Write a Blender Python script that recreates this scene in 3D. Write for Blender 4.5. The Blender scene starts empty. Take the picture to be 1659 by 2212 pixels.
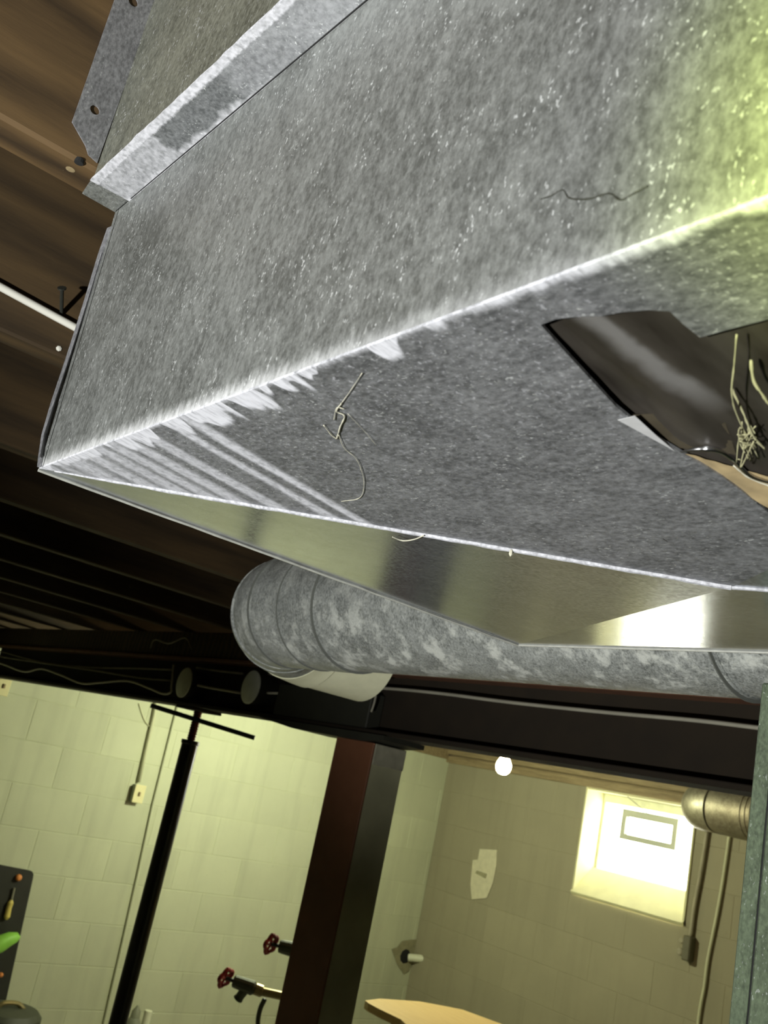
import bpy, bmesh, math, random
from mathutils import Vector, Matrix, noise
from mathutils.geometry import delaunay_2d_cdt
random.seed(7)
scn = bpy.context.scene
col = scn.collection
FLOOR = -1.75                      # the lens is the origin; the basement floor lies 1.75 m below it
# ------------------------------------------------------------------ camera
FPX, HOR = 2050.0, 575.0           # focal length in pixels, horizon distance from the image centre
ROLL = math.atan(.218); PITCH = math.atan(HOR/FPX); AZ = math.atan(1542/math.hypot(FPX, HOR))
FW = (Vector((-math.cos(AZ), math.sin(AZ), 0))*math.cos(PITCH) + Vector((0, 0, math.sin(PITCH)))).normalized()
R0 = FW.cross(Vector((0, 0, 1))).normalized(); U0 = R0.cross(FW)
RT = R0*math.cos(ROLL) + U0*math.sin(ROLL); UP = -R0*math.sin(ROLL) + U0*math.cos(ROLL)
cd = bpy.data.cameras.new('camera'); cam = bpy.data.objects.new('camera', cd); col.objects.link(cam)
cd.sensor_fit = 'VERTICAL'; cd.sensor_height = 36; cd.sensor_width = 27; cd.lens = FPX/2212*36
cd.clip_start = .01; cd.clip_end = 100
cd.dof.use_dof = True; cd.dof.focus_distance = .62; cd.dof.aperture_fstop = 24
m3 = Matrix((RT, UP, -FW)).transposed(); cam.matrix_world = m3.to_4x4()
scn.camera = cam
# ------------------------------------------------------------------ exposure, daylight, flashlight
vs = scn.view_settings
scn.display_settings.display_device = 'sRGB'
vs.view_transform = 'Standard'; vs.look = 'None'; vs.gamma = 1; vs.use_curve_mapping = False; vs.exposure = 0
w = bpy.data.worlds.new('daylight'); scn.world = w; w.use_nodes = True
w.node_tree.nodes['Background'].inputs[0].default_value = (1.0, 1.0, .86, 1)
w.node_tree.nodes['Background'].inputs[1].default_value = 30
def lamp(name, kind, loc, aim, power, color, **k):
    l = bpy.data.lights.new(name, kind); l.energy = power; l.color = color
    for a, b in k.items(): setattr(l, a, b)
    o = bpy.data.objects.new(name, l); col.objects.link(o); o.location = loc
    if aim: o.rotation_euler = (Vector(aim)-Vector(loc)).to_track_quat('-Z', 'Y').to_euler()
    return o
# the flashlight beam: cool core, yellow-green fringe on its right rim
lamp('flashlight_beam', 'SPOT', (.10, -1.15, -.62), (-.60, .25, .26), 235, (.985, 1.0, .965), spot_size=math.radians(52), spot_blend=.9, shadow_soft_size=.03)
lamp('flashlight_fringe', 'SPOT', (.16, -1.15, -.62), (-.028, .172, .160), 600, (.80, 1.0, .012), spot_size=math.radians(9.5), spot_blend=1.0, shadow_soft_size=.03)

# ------------------------------------------------------------------ geometry helpers
def ray(x, y): return FW + RT*((x-829.5)/FPX) - UP*((y-1106)/FPX)
def onz(x, y, z): d = ray(x, y); return d*(z/d.z)
def ony(x, y, Y): d = ray(x, y); return d*(Y/d.y)
def onx(x, y, X): d = ray(x, y); return d*(X/d.x)
def dep(x, y, t): return ray(x, y)*t
def mesh_obj(name, bm, mat, parent=None, smooth=False, loc=None):
    me = bpy.data.meshes.new(name)
    bmesh.ops.recalc_face_normals(bm, faces=bm.faces)
    off = Vector(loc) if loc is not None else (parent_base(parent) if parent else None)
    if off is not None: bmesh.ops.translate(bm, verts=bm.verts, vec=-off)
    if smooth:
        for f in bm.faces: f.smooth = True
    bm.to_mesh(me); bm.free()
    for m in (mat if isinstance(mat, (list, tuple)) else [mat]): me.materials.append(m)
    if smooth == 'auto': me.set_sharp_from_angle(angle=math.radians(40))
    o = bpy.data.objects.new(name, me); col.objects.link(o)
    if parent: o.parent = parent
    elif off is not None: o.location = off
    o['_b'] = list(off) if off is not None else [0, 0, 0]
    return o
def parent_base(p): return Vector(p['_b'])
def thing(name, label, cat, base, group=None):
    o = bpy.data.objects.new(name, None); col.objects.link(o); o.location = base; o['_b'] = list(base)
    o.empty_display_size = .05
    return tag(o, label, cat, group)
def tag(o, label=None, cat=None, group=None, kind=None):
    if label: o['label'] = label
    if cat: o['category'] = cat
    if group: o['group'] = group
    if kind: o['kind'] = kind
    return o
def BM(): return bmesh.new()
def box(bm, lo, hi, bev=0, seg=1):
    r = bmesh.ops.create_cube(bm, size=1)
    lo, hi = Vector(lo), Vector(hi)
    for v in r['verts']: v.co = Vector(((lo[i]+hi[i])/2 + v.co[i]*(hi[i]-lo[i]) for i in range(3)))
    if bev:
        es = list({e for v in r['verts'] for e in v.link_edges})
        bmesh.ops.bevel(bm, geom=es, offset=bev, segments=seg, profile=.5, affect='EDGES')
    return bm
def sheet(bm, pts, thick, ax=None):
    """a flat polygon given real thickness along its normal (or along ax)"""
    pts = [Vector(p) for p in pts]
    n = Vector()
    for i in range(len(pts)): n += (pts[i]-pts[0]).cross(pts[(i+1) % len(pts)]-pts[0])
    n.normalize()
    if ax is not None: n = Vector(ax).normalized()
    a = [bm.verts.new(p) for p in pts]; b = [bm.verts.new(p+n*thick) for p in pts]
    bm.faces.new(a); bm.faces.new(b[::-1])
    for i in range(len(pts)): j = (i+1) % len(pts); bm.faces.new((a[i], b[i], b[j], a[j]))
    return bm
def frame_of(t):
    t = t.normalized(); a = Vector((0, 0, 1)) if abs(t.z) < .9 else Vector((1, 0, 0))
    u = t.cross(a).normalized(); return u, t.cross(u)
def tube(bm, pts, rad, seg=10, cap=True):
    pts = [Vector(p) for p in pts]; n = len(pts); rings = []
    pu = None
    for i, p in enumerate(pts):
        t = (pts[min(i+1, n-1)]-pts[max(i-1, 0)])
        if pu is None: u, v = frame_of(t)
        else:
            tt = t.normalized(); u = (pu - tt*pu.dot(tt)).normalized(); v = tt.cross(u)
        pu = u
        r = rad[i] if isinstance(rad, (list, tuple)) else rad
        rings.append([bm.verts.new(p + (u*math.cos(2*math.pi*k/seg)+v*math.sin(2*math.pi*k/seg))*r) for k in range(seg)])
    for a, b in zip(rings, rings[1:]):
        for k in range(seg): bm.faces.new((a[k], a[(k+1) % seg], b[(k+1) % seg], b[k]))
    if cap: bm.faces.new(rings[0][::-1]); bm.faces.new(rings[-1])
    return bm
def lathe(bm, base, axis, prof, seg=20):
    base = Vector(base); axis = Vector(axis).normalized(); u, v = frame_of(axis); rings = []
    for r, h in prof:
        rings.append([bm.verts.new(base+axis*h+(u*math.cos(2*math.pi*k/seg)+v*math.sin(2*math.pi*k/seg))*max(r, 1e-5)) for k in range(seg)])
    for a, b in zip(rings, rings[1:]):
        for k in range(seg): bm.faces.new((a[k], a[(k+1) % seg], b[(k+1) % seg], b[k]))
    bm.faces.new(rings[0][::-1]); bm.faces.new(rings[-1])
    return bm
def spline(pts, n=8):
    pts = [Vector(p) for p in pts]; out = []
    P = [pts[0]*2-pts[1]] + pts + [pts[-1]*2-pts[-2]]
    for i in range(1, len(P)-2):
        for k in range(n):
            t = k/n; a, b, c, d = P[i-1:i+3]
            out.append(.5*((2*b)+(c-a)*t+(2*a-5*b+4*c-d)*t*t+(3*b-a-3*c+d)*t**3))
    out.append(pts[-1]); return out

# ------------------------------------------------------------------ material helpers
class NT:
    def __init__(s, name):
        s.m = bpy.data.materials.new(name); s.m.use_nodes = True; s.t = s.m.node_tree; s.b = s.t.nodes['Principled BSDF']
    def n(s, kind, **k):
        nd = s.t.nodes.new(kind)
        for a, v in k.items():
            if a.startswith('i_'):
                key = a[2:]; key = int(key) if key.isdigit() else key.replace('_', ' ')
                s.put(nd.inputs[key], v)
            else: setattr(nd, a, v)
        return nd
    def put(s, sock, v):
        if hasattr(v, 'links') or isinstance(v, bpy.types.NodeSocket): s.t.links.new(v, sock)
        else: sock.default_value = v
    def math(s, op, a, b=0.0, c=None, clamp=False):
        nd = s.n('ShaderNodeMath', operation=op, use_clamp=clamp); s.put(nd.inputs[0], a); s.put(nd.inputs[1], b)
        if c is not None: s.put(nd.inputs[2], c)
        return nd.outputs[0]
    def pos(s): return s.n('ShaderNodeNewGeometry').outputs['Position']
    def xyz(s, v): nd = s.n('ShaderNodeSeparateXYZ', i_0=v); return nd.outputs[0], nd.outputs[1], nd.outputs[2]
    def scale(s, v, sc): return s.n('ShaderNodeVectorMath', operation='MULTIPLY', i_0=v, i_1=sc).outputs[0]
    def noise(s, v, sc, det=2, rough=.5): return s.n('ShaderNodeTexNoise', i_Vector=v, i_Scale=sc, i_Detail=det, i_Roughness=rough).outputs['Fac']
    def rng(s, v, a, b, c=0.0, d=1.0, smooth=False):
        nd = s.n('ShaderNodeMapRange', interpolation_type='SMOOTHSTEP' if smooth else 'LINEAR')
        s.put(nd.inputs[0], v); s.put(nd.inputs[1], a); s.put(nd.inputs[2], b); s.put(nd.inputs[3], c); s.put(nd.inputs[4], d)
        return nd.outputs[0]
    def mix(s, f, a, b):
        nd = s.n('ShaderNodeMix', data_type='RGBA'); s.put(nd.inputs[0], f)
        s.put(nd.inputs[6], (*a, 1) if isinstance(a, tuple) and len(a) == 3 else a); s.put(nd.inputs[7], (*b, 1) if isinstance(b, tuple) and len(b) == 3 else b)
        return nd.outputs[2]
    def ramp(s, f, stops, interp='LINEAR'):
        nd = s.n('ShaderNodeValToRGB', i_Fac=f); r = nd.color_ramp; r.interpolation = interp
        while len(r.elements) < len(stops): r.elements.new(.5)
        for e, (p, c) in zip(r.elements, stops): e.position = p; e.color = (c, c, c, 1) if not isinstance(c, tuple) else (*c, 1)
        return nd.outputs[0]
    def bump(s, h, st, dist=.001): s.put(s.b.inputs['Normal'], s.n('ShaderNodeBump', i_Strength=st, i_Distance=dist, i_Height=h).outputs[0])
    def set(s, **k):
        for a, v in k.items():
            if isinstance(v, tuple) and len(v) == 3: v = (*v, 1)
            s.put(s.b.inputs[a.replace('_', ' ')], v)
        return s.m
def plain(name, c, rough=.6, metal=0, var=.25, sc=20, bump=0):
    t = NT(name); p = t.pos(); f = t.noise(p, sc, 4)
    cc = t.mix(f, tuple(x*(1-var) for x in c), tuple(min(1, x*(1+var)) for x in c))
    if bump: t.bump(f, bump, .002)
    return t.set(Base_Color=cc, Roughness=rough, Metallic=metal)
def galv(name, c1=(.20, .21, .20), c2=(.36, .375, .365), rough=.42, metal=.55, stretch=(1, 1, .6), fleck=1.0, mask=None, grain=.12, dustc=(.66, .66, .68)):
    """galvanised sheet: mottled spangle, tiny bright flecks, and a dust layer where mask says"""
    t = NT(name); p = t.pos(); ps = t.scale(p, stretch)
    a = t.noise(ps, 60, 3, .6); b = t.noise(ps, 380, 3, .7); big = t.noise(p, 9, 2)
    m = t.math('ADD', t.math('MULTIPLY', a, .32), t.math('ADD', t.math('MULTIPLY', b, .72), t.math('MULTIPLY', big, .28)))
    cc = t.mix(t.rng(m, .52, .82), tuple(v*.75 for v in c1), tuple(v*1.15 for v in c2))
    fl = t.rng(t.noise(ps, 640, 1, .5), .64, .72)
    fl = t.math('MULTIPLY', fl, t.rng(t.noise(p, 60, 2), .42, .66)); fl = t.math('MULTIPLY', fl, fleck, clamp=True)
    cc = t.mix(fl, cc, (.80, .82, .82))
    ro = t.math('ADD', t.math('MULTIPLY', b, .25), rough-.12)
    mt = metal
    if mask:
        d = mask(t, p)
        cc = t.mix(d, cc, dustc); ro = t.mix(d, ro, (.9, .9, .9)); mt = t.math('MULTIPLY', t.math('SUBTRACT', 1.0, d), metal)
    t.bump(b, grain, .0008)
    return t.set(Base_Color=cc, Roughness=ro, Metallic=mt)
def wood(name, c1, c2, axis='y', ring=14, rough=.75, rings=True):
    t = NT(name); p = t.pos()
    st = {'y': (14, 1.2, 14), 'x': (1.2, 14, 14), 'z': (14, 14, 1.2)}[axis]
    ps = t.scale(p, st); g = t.noise(ps, 5, 6, .7)
    if rings:
        wv = t.n('ShaderNodeTexWave', wave_type='RINGS', rings_direction='Y' if axis == 'y' else 'X', i_Vector=t.scale(p, (1, .22, 1) if axis == 'y' else (.22, 1, 1)), i_Scale=ring, i_Distortion=5, i_Detail=2, i_Detail_Scale=1.2).outputs['Fac']
        g = t.math('ADD', t.math('MULTIPLY', g, .65), t.math('MULTIPLY', wv, .35))
    cc = t.mix(t.rng(g, .25, .75), c1, c2); t.bump(g, .3, .002)
    return t.set(Base_Color=cc, Roughness=rough)
def emit(name, c, s):
    t = NT(name); return t.set(Base_Color=(1, 1, 1), Emission_Color=c, Emission_Strength=s)

# dust masks (world position in metres from the lens)
def side_dust(t, p):
    x, y, z = t.xyz(p)
    edge = t.math('ADD', z, t.math('MULTIPLY', t.noise(t.scale(p, (1, 1, .35)), 260, 4, .75), .016))
    e = t.rng(edge, .157, .169, 1, 0, True)
    left = t.rng(x, -.62, -.42, .8, .95)
    return t.math('MULTIPLY', t.math('MULTIPLY', e, left), t.rng(x, -.40, -.20, .85, .30), clamp=True)
def under_dust(t, p):
    x, y, z = t.xyz(p)
    d = t.math('SUBTRACT', y, .1725)
    # lumps of dust hanging from the near edge
    lump = t.math('MULTIPLY', t.math('POWER', t.rng(t.noise(t.scale(p, (1, .25, 1)), 75, 1, .5), .42, .60), .5), .014)
    lump = t.math('MULTIPLY', lump, t.math('MULTIPLY', t.rng(x, -.56, -.47, .45, 1.1), t.rng(x, -.30, -.22, 1, .16)))
    lump = t.math('ADD', lump, t.math('MULTIPLY', t.noise(p, 300, 3, .7), .004))
    a = t.math('MULTIPLY', t.rng(t.math('SUBTRACT', d, lump), -.004, .0015, 1, 0, True), t.rng(t.noise(t.scale(p, (1, .18, 1)), 260, 3, .7), .30, .55, .45, 1.0))
    # wiped streaks, running across the duct
    u = t.math('ADD', x, t.math('MULTIPLY', d, .06)); u = t.math('ADD', u, t.math('MULTIPLY', t.math('SUBTRACT', t.noise(t.scale(p, (1, .05, 1)), 60, 2), .5), .010))
    L = [(-.640, .55), (-.610, .5), (-.604, .1), (-.598, .45), (-.590, .2), (-.580, .5), (-.568, .42), (-.561, .12), (-.556, .48), (-.545, .45), (-.541, .12), (-.536, .46), (-.526, .44), (-.521, .08), (-.516, .5), (-.507, .42), (-.501, .06), (-.496, .5), (-.489, .44), (-.483, .05), (-.476, .04), (-.472, .5), (-.466, .45), (-.461, .05), (-.446, .05), (-.442, .52), (-.437, .5), (-.433, .04), (-.426, .04), (-.4225, .55), (-.4175, .5), (-.413, 0)]
    s = t.ramp(t.rng(u, -.66, -.40), [((q+.66)/.26, c) for q, c in L])
    s = t.math('MULTIPLY', s, t.rng(t.noise(p, 240, 2, .6), .25, .6, .75, 1.5))
    fine = t.math('MULTIPLY', t.rng(t.noise(p, 520, 2), .60, .72), t.rng(y, .18, .33, .38, .05))
    return t.math('MAXIMUM', t.math('MAXIMUM', a, s), fine, clamp=True)
def strip_dust(t, p):
    x, y, z = t.xyz(p)
    n1 = t.math('MULTIPLY', t.math('SUBTRACT', t.noise(p, 70, 3), .5), .03)
    u = t.math('ADD', x, n1)
    a = t.ramp(t.rng(u, -.66, -.30), [(0, .1), (.085, .1), (.10, .55), (.33, .6), (.345, .04), (.56, .06), (.60, .28), (1, .35)])
    lump = t.rng(t.math('ADD', y, t.math('MULTIPLY', t.noise(p, 80, 3), .014)), .174, .178)
    lump = t.math('MULTIPLY', lump, t.rng(x, -.44, -.41, .75, 0))
    a = t.math('MAXIMUM', a, lump)
    top = t.rng(t.math('ADD', y, t.math('MULTIPLY', t.noise(p, 300, 2), -.003)), .1482, .1500, .9, 0)
    return t.math('MULTIPLY', t.math('MAXIMUM', a, top), t.rng(t.noise(p, 260, 2), .3, .65, .55, 1.1), clamp=True)
def pan_dust(t, p):
    x, y, z = t.xyz(p)
    return t.rng(t.math('SUBTRACT', z, t.math('MULTIPLY', t.noise(p, 160, 3), .012)), .358, .368, .85, 0, True)

def pipe_dust(t, p):
    x, y, z = t.xyz(p)
    n1 = t.rng(t.noise(p, 26, 5, .7), .50, .62)
    return t.math('MULTIPLY', t.math('MULTIPLY', n1, t.rng(z, .16, .27, 1.0, .25)), .85, clamp=True)
M = {}
M['side'] = galv('galvanised_side', (.215, .222, .21), (.335, .345, .335), mask=side_dust)
M['under'] = galv('galvanised_underside', (.18, .185, .195), (.30, .305, .32), rough=.5, stretch=(.6, 1, 1), mask=under_dust, fleck=.6, dustc=(.64, .64, .69))
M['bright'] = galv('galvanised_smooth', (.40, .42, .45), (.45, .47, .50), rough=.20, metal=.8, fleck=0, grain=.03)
M['strip'] = galv('galvanised_strip', (.17, .18, .185), (.30, .31, .32), mask=strip_dust, dustc=(.62, .615, .66))
M['pan'] = galv('galvanised_pan', (.19, .195, .155), (.31, .315, .26), mask=pan_dust)
M['flange'] = galv('galvanised_flange', (.26, .26, .275), (.38, .38, .405), fleck=.5)
M['pipe'] = galv('galvanised_pipe', (.21, .222, .208), (.42, .435, .415), rough=.45, metal=.35, fleck=.6, mask=pipe_dust, dustc=(.56, .57, .52))
M['cab'] = galv('galvanised_cabinet', (.065, .085, .050), (.105, .135, .082), rough=.85, metal=0, fleck=.3)
M['seam'] = plain('dull_pipe_seam', (.12, .125, .11), .8)
M['creamend'] = plain('cream_pipe_end', (.80, .79, .55), .8, 0, .12, 40)  # cream tone on the last elbow gore and the outlet collar
M['inner'] = plain('duct_interior', (.05, .045, .035), .35, .7)
M['dusty'] = plain('dust_ridge', (.40, .40, .43), .95, 0, .8, 420)
M['edge'] = plain('cut_sheet_edge', (.55, .55, .50), .4, .4, .3, 120)
M['gap'] = plain('dark_seam', (.01, .01, .01), .9)
M['joist1'] = wood('joist_pine', (.032, .017, .005), (.120, .070, .026), 'y', 9)
M['joist'] = wood('joist_old', (.026, .0145, .004), (.078, .046, .016), 'y', 9)
M['subfloor'] = wood('subfloor_boards', (.035, .024, .012), (.07, .048, .025), 'x', 9, rings=False)
M['sill'] = wood('sill_plate', (.14, .10, .05), (.40, .31, .17), 'x', 9, rings=False)
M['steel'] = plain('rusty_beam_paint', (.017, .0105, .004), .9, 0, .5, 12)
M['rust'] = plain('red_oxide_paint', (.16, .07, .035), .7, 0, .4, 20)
M['redcol'] = plain('red_brown_column_paint', (.25, .10, .05), .6, 0, .3, 9)
M['greycol'] = plain('grey_green_column_side', (.46, .45, .29), .6, 0, .5, 7)
M['darkbracket'] = plain('dark_bracket', (.035, .035, .025), .7, .2, .3, 15)
M['black'] = plain('black_enamel', (.012, .012, .011), .28, 0, .2, 30)
M['darkred'] = plain('dark_red_screw', (.14, .03, .018), .5, .3, .3, 60)
M['iron'] = plain('dark_iron_bar', (.04, .042, .035), .5, .5)
M['cable'] = plain('grey_white_cable', (.75, .73, .62), .6, 0, .2, 20)
M['cabled'] = plain('dirty_cable', (.34, .32, .25), .7, 0, .3, 20)
M['wirewhite'] = plain('white_cable', (.78, .76, .68), .5, 0, .1)
M['cover'] = plain('pale_cover_plate', (.80, .83, .70), .5, .1, .15, 40)
M['cream'] = plain('cream_plastic', (.80, .74, .42), .5, 0, .1)
M['floor'] = plain('concrete_floor', (.30, .28, .24), .85, 0, .25, 4)
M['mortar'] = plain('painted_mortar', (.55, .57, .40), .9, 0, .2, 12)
M['conduit'] = plain('painted_conduit', (.56, .56, .38), .7, 0, .15, 14)
M['conduit2'] = plain('grey_conduit', (.34, .31, .22), .6, .1, .3, 14)
M['redwheel'] = plain('red_hand_wheel', (.36, .03, .035), .45, 0, .2, 40)
M['brass'] = plain('tarnished_brass', (.30, .25, .12), .4, .7, .3, 40)
M['valve'] = plain('dark_valve_body', (.10, .11, .08), .5, .5, .3, 40)
M['hose'] = plain('dark_hose', (.06, .065, .045), .6)
M['ply'] = wood('birch_plywood', (.62, .44, .16), (.76, .57, .25), 'x', 9, .55, rings=False)
M['board'] = plain('black_tool_board', (.022, .022, .016), .6)
M['orange'] = plain('orange_plastic', (.75, .27, .07), .5)
M['yellow'] = plain('yellow_handle', (.72, .58, .16), .4)
M['green'] = plain('lime_green_rubber', (.28, .62, .08), .5)
M['shaft'] = plain('steel_shaft', (.6, .6, .5), .3, .8)
M['greyplastic'] = plain('grey_plastic', (.24, .25, .18), .5)
M['whiteplastic'] = plain('white_plastic', (.75, .76, .58), .5)
M['spackle'] = plain('pale_spackle', (.62, .58, .42), .9, 0, .2, 30)
M['stain'] = plain('brown_water_stain', (.30, .28, .17), .9, 0, .4, 25)
M['web'] = plain('cobweb', (.50, .48, .38), .95, 0, .2, 200)
M['webyellow'] = plain('dusty_strand', (.40, .38, .22), .95, 0, .3, 200)
M['dirtbrown'] = plain('brown_dust_cake', (.33, .25, .13), .95, 0, .5, 120)
M['foil'] = plain('torn_foil', (.70, .70, .72), .2, 1, .1)
M['reveal'] = plain('window_reveal_paint', (.70, .68, .42), .8, 0, .15, 12)
M['vinyl'] = plain('window_vinyl', (.50, .52, .45), .5, 0, .05)
M['porcelain'] = plain('porcelain', (.7, .68, .6), .3, 0, .05)
M['bulb'] = emit('lit_bulb', (1.0, .72, .34), 260)
M['added_bulb'] = emit('added_bulb_behind_beam', (.95, 1.0, .68), 2050)
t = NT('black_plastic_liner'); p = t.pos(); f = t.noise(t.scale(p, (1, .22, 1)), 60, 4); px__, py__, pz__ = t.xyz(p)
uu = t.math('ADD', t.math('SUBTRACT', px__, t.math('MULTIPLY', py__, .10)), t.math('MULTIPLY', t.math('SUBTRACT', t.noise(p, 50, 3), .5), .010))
streak = t.math('MULTIPLY', t.math('MULTIPLY', t.rng(uu, -.2125, -.2050, 0, 1, True), t.rng(uu, -.2030, -.1985, 1, 0, True)), t.rng(py__, .240, .262, .9, 0))  # pale streak along the fold: dust and flash glint painted into the colour
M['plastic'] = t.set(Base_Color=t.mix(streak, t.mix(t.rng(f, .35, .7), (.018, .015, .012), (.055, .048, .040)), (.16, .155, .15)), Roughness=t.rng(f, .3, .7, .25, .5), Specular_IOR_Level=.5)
t = NT('window_glass'); M['glass'] = t.set(Base_Color=(1, 1, 1), Roughness=0.0, Transmission_Weight=1.0, IOR=1.02)
def blockpaint(name, c, seedv):
    t = NT(name); p = t.pos()
    oi = t.n('ShaderNodeObjectInfo').outputs['Random']
    f = t.noise(p, 3.5, 4, .6); st = t.noise(t.scale(p, (9, 9, .8)), 1.4, 3)
    c0 = t.mix(f, tuple(v*.86 for v in c), tuple(v*1.08 for v in c))
    c1 = t.mix(t.rng(st, .50, .78, 0, .38), c0, tuple(v*.62 for v in c))
    c2 = t.mix(t.math('MULTIPLY', oi, .16), c1, tuple(v*.5 for v in c))
    sp = t.rng(t.noise(p, 55, 3, .7), .70, .78, 0, .5); c2 = t.mix(sp, c2, tuple(v*.4 for v in c))
    t.bump(t.noise(p, 160, 4, .7), .35, .002)
    return t.set(Base_Color=c2, Roughness=.85)
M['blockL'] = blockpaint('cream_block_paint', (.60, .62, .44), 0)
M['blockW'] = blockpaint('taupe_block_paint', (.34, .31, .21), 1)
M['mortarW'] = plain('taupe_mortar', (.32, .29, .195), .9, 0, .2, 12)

# ================================================================== the setting
XL, YW, XR, YF = -5.5, 5.08, 2.2, -2.6         # inner faces of the four basement walls
JB, JT = .38, .62                              # joist bottom and top
def struct(name, bm, mat, label, cat): return tag(mesh_obj(name, bm, mat), label, cat, kind='structure')
struct('floor', box(BM(), (XL-.25, YF-.25, FLOOR-.1), (XR+.25, YW+.4, FLOOR)), M['floor'], 'grey concrete basement floor below the view', 'floor')
ceil = struct('ceiling', box(BM(), (XL-.25, YF-.25, JT), (XR+.25, YW+.4, JT+.03)), M['subfloor'], 'dark board subfloor above the joists', 'ceiling')
jx = [-.652, -1.047, -1.517] + [-1.517-.425*i for i in range(1, 10)] + [-.246, .16, .566, .972, 1.378, 1.784]
def joist_mesh(x, near):
    bm = box(BM(), (x-.040, YF, JB), (x, YW+.14, JT), .003)
    return bm
for i, x in enumerate(jx):
    o = mesh_obj('joist', joist_mesh(x, i < 2), M['joist1' if i == 0 else 'joist'], ceil)
    if i == 0: o['label'] = 'lighter brown joist the sheet metal flange is nailed to'
    if i == 1: o['label'] = 'joist carrying the white cable'
def wall_blocks(root, mk, mat, mortar, z0, z1, u0, u1, ch, bl, phase, cut=None):
    """mortar bed with every painted block proud of it by 3 mm; mk(u,z)->(lo,hi) box"""
    protos = {}
    k0 = math.floor((z0-.05)/ch)
    z = .05+k0*ch
    while z < z1:
        k = round((z-.05)/ch)
        off = phase + (bl/2 if k % 2 else 0)
        n0 = math.floor((u0-off)/bl)
        u = off+n0*bl
        while u < u1:
            a, b, c, d = max(u, u0), min(u+bl, u1), max(z, z0), min(z+ch, z1)
            segs = [(a, b, c, d)]
            if cut:
                ca, cb, cc, cdd = cut
                if a < cb and b > ca and c < cdd and d > cc:
                    segs = []
                    if a < ca: segs.append((a, ca, c, d))
                    if b > cb: segs.append((cb, b, c, d))
                    m0, m1 = max(a, ca), min(b, cb)
                    if c < cc: segs.append((m0, m1, c, cc))
                    if d > cdd: segs.append((m0, m1, cdd, d))
            for a, b, c, d in segs:
                if b-a < .02 or d-c < .02: continue
                key = (round(b-a, 3), round(d-c, 3))
                if key not in protos:
                    lo, hi = mk(0, 0, b-a, d-c)
                    bm = box(BM(), lo, hi, .002)
                    o = mesh_obj('block', bm, mat, root); protos[key] = o
                else:
                    o = protos[key].copy(); col.objects.link(o); o.parent = root
                o.location = place(root, a, c)
            u += bl
        z += ch
def place(root, u, z): return Vector((0, u, z)) if root.name == 'wall_left' else Vector((u, 0, z))
SILLZ = .279
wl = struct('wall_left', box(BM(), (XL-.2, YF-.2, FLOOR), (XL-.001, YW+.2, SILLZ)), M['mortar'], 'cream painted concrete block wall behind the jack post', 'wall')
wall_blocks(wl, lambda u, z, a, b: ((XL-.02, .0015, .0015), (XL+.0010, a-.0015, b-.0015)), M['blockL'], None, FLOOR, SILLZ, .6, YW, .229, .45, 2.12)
# window wall with its opening
WX0, WX1, WZ0, WZ1 = -4.155, -3.335, -.405, .257
bm = BM()
box(bm, (XL-.2, YW+.001, FLOOR), (WX0, YW+.30, .257)); box(bm, (WX1, YW+.001, FLOOR), (XR+.2, YW+.30, .257)); box(bm, (WX0, YW+.001, FLOOR), (WX1, YW+.30, WZ0))
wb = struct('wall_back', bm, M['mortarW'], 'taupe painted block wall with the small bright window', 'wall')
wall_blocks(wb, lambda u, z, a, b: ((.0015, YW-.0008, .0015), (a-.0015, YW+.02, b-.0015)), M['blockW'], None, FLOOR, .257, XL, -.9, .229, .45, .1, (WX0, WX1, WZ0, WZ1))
struct('wall_right', box(BM(), (XR, YF-.2, FLOOR), (XR+.2, YW+.2, JT)), M['mortarW'], 'painted block wall out of view on the right', 'wall')
struct('wall_front', box(BM(), (XL-.2, YF-.2, FLOOR), (XR+.2, YF, JT)), M['mortarW'], 'painted block wall behind the viewer', 'wall')
bm = box(BM(), (XL-.2, YW-.03, .257), (XR+.2, YW+.30, .308), .004); box(bm, (XL-.2, YW+.03, .308), (XR+.2, YW+.30, .318)); box(bm, (XL-.2, YW-.05, .318), (XR+.2, YW+.30, JB), .004)
struct('trim_1', bm, M['sill'], 'lit timber sill plate above the window wall', 'sill plate')
struct('trim_2', box(BM(), (XL-.2, YF, SILLZ), (XL+.02, YW-.03, JB), .004), M['sill'], 'timber sill plate above the left block wall', 'sill plate')
struct('trim_3', box(BM(), (XL-.2, YW+.14, JB), (XR+.2, YW+.30, JT)), M['joist'], 'rim joist closing the joist bays above the window', 'rim joist')
struct('trim_4', box(BM(), (XL-.2, YF, JB), (XL-.16, YW+.14, JT)), M['joist'], 'rim joist above the left block wall', 'rim joist')
# window: reveal, sloping sill, frame, glass, small vent sash
win = thing('window_1', 'small blown-out basement window in a deep painted reveal', 'window', ((WX0+WX1)/2, YW, WZ0)); win['kind'] = 'structure'
yb = YW+.165
mesh_obj('sill', sheet(BM(), [(WX0, YW-.012, WZ0-.0), (WX1, YW-.012, WZ0-.0), (WX1, yb, -.245), (WX0, yb, -.245)], .02), M['reveal'], win)
for xa, xb in ((WX0, WX0+.012), (WX1-.012, WX1)): mesh_obj('jamb', box(BM(), (xa, YW-.012, WZ0+.001), (xb, YW+.29, WZ1)), M['reveal'], win)
mesh_obj('head', box(BM(), (WX0+.012, YW-.006, WZ1-.013), (WX1-.012, YW+.29, WZ1-.001)), M['reveal'], win)
bm = BM(); box(bm, (WX0, yb, .19), (WX1, yb+.05, WZ1-.012), .004); box(bm, (WX0, yb, -.28), (WX1, yb+.05, -.225), .004)
box(bm, (WX0+.012, yb, -.225), (WX0+.03, yb+.05, .19), .004); box(bm, (WX1-.03, yb, -.225), (WX1-.012, yb+.05, .19), .004)
mesh_obj('window_frame', bm, M['whiteplastic'], win)
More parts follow.
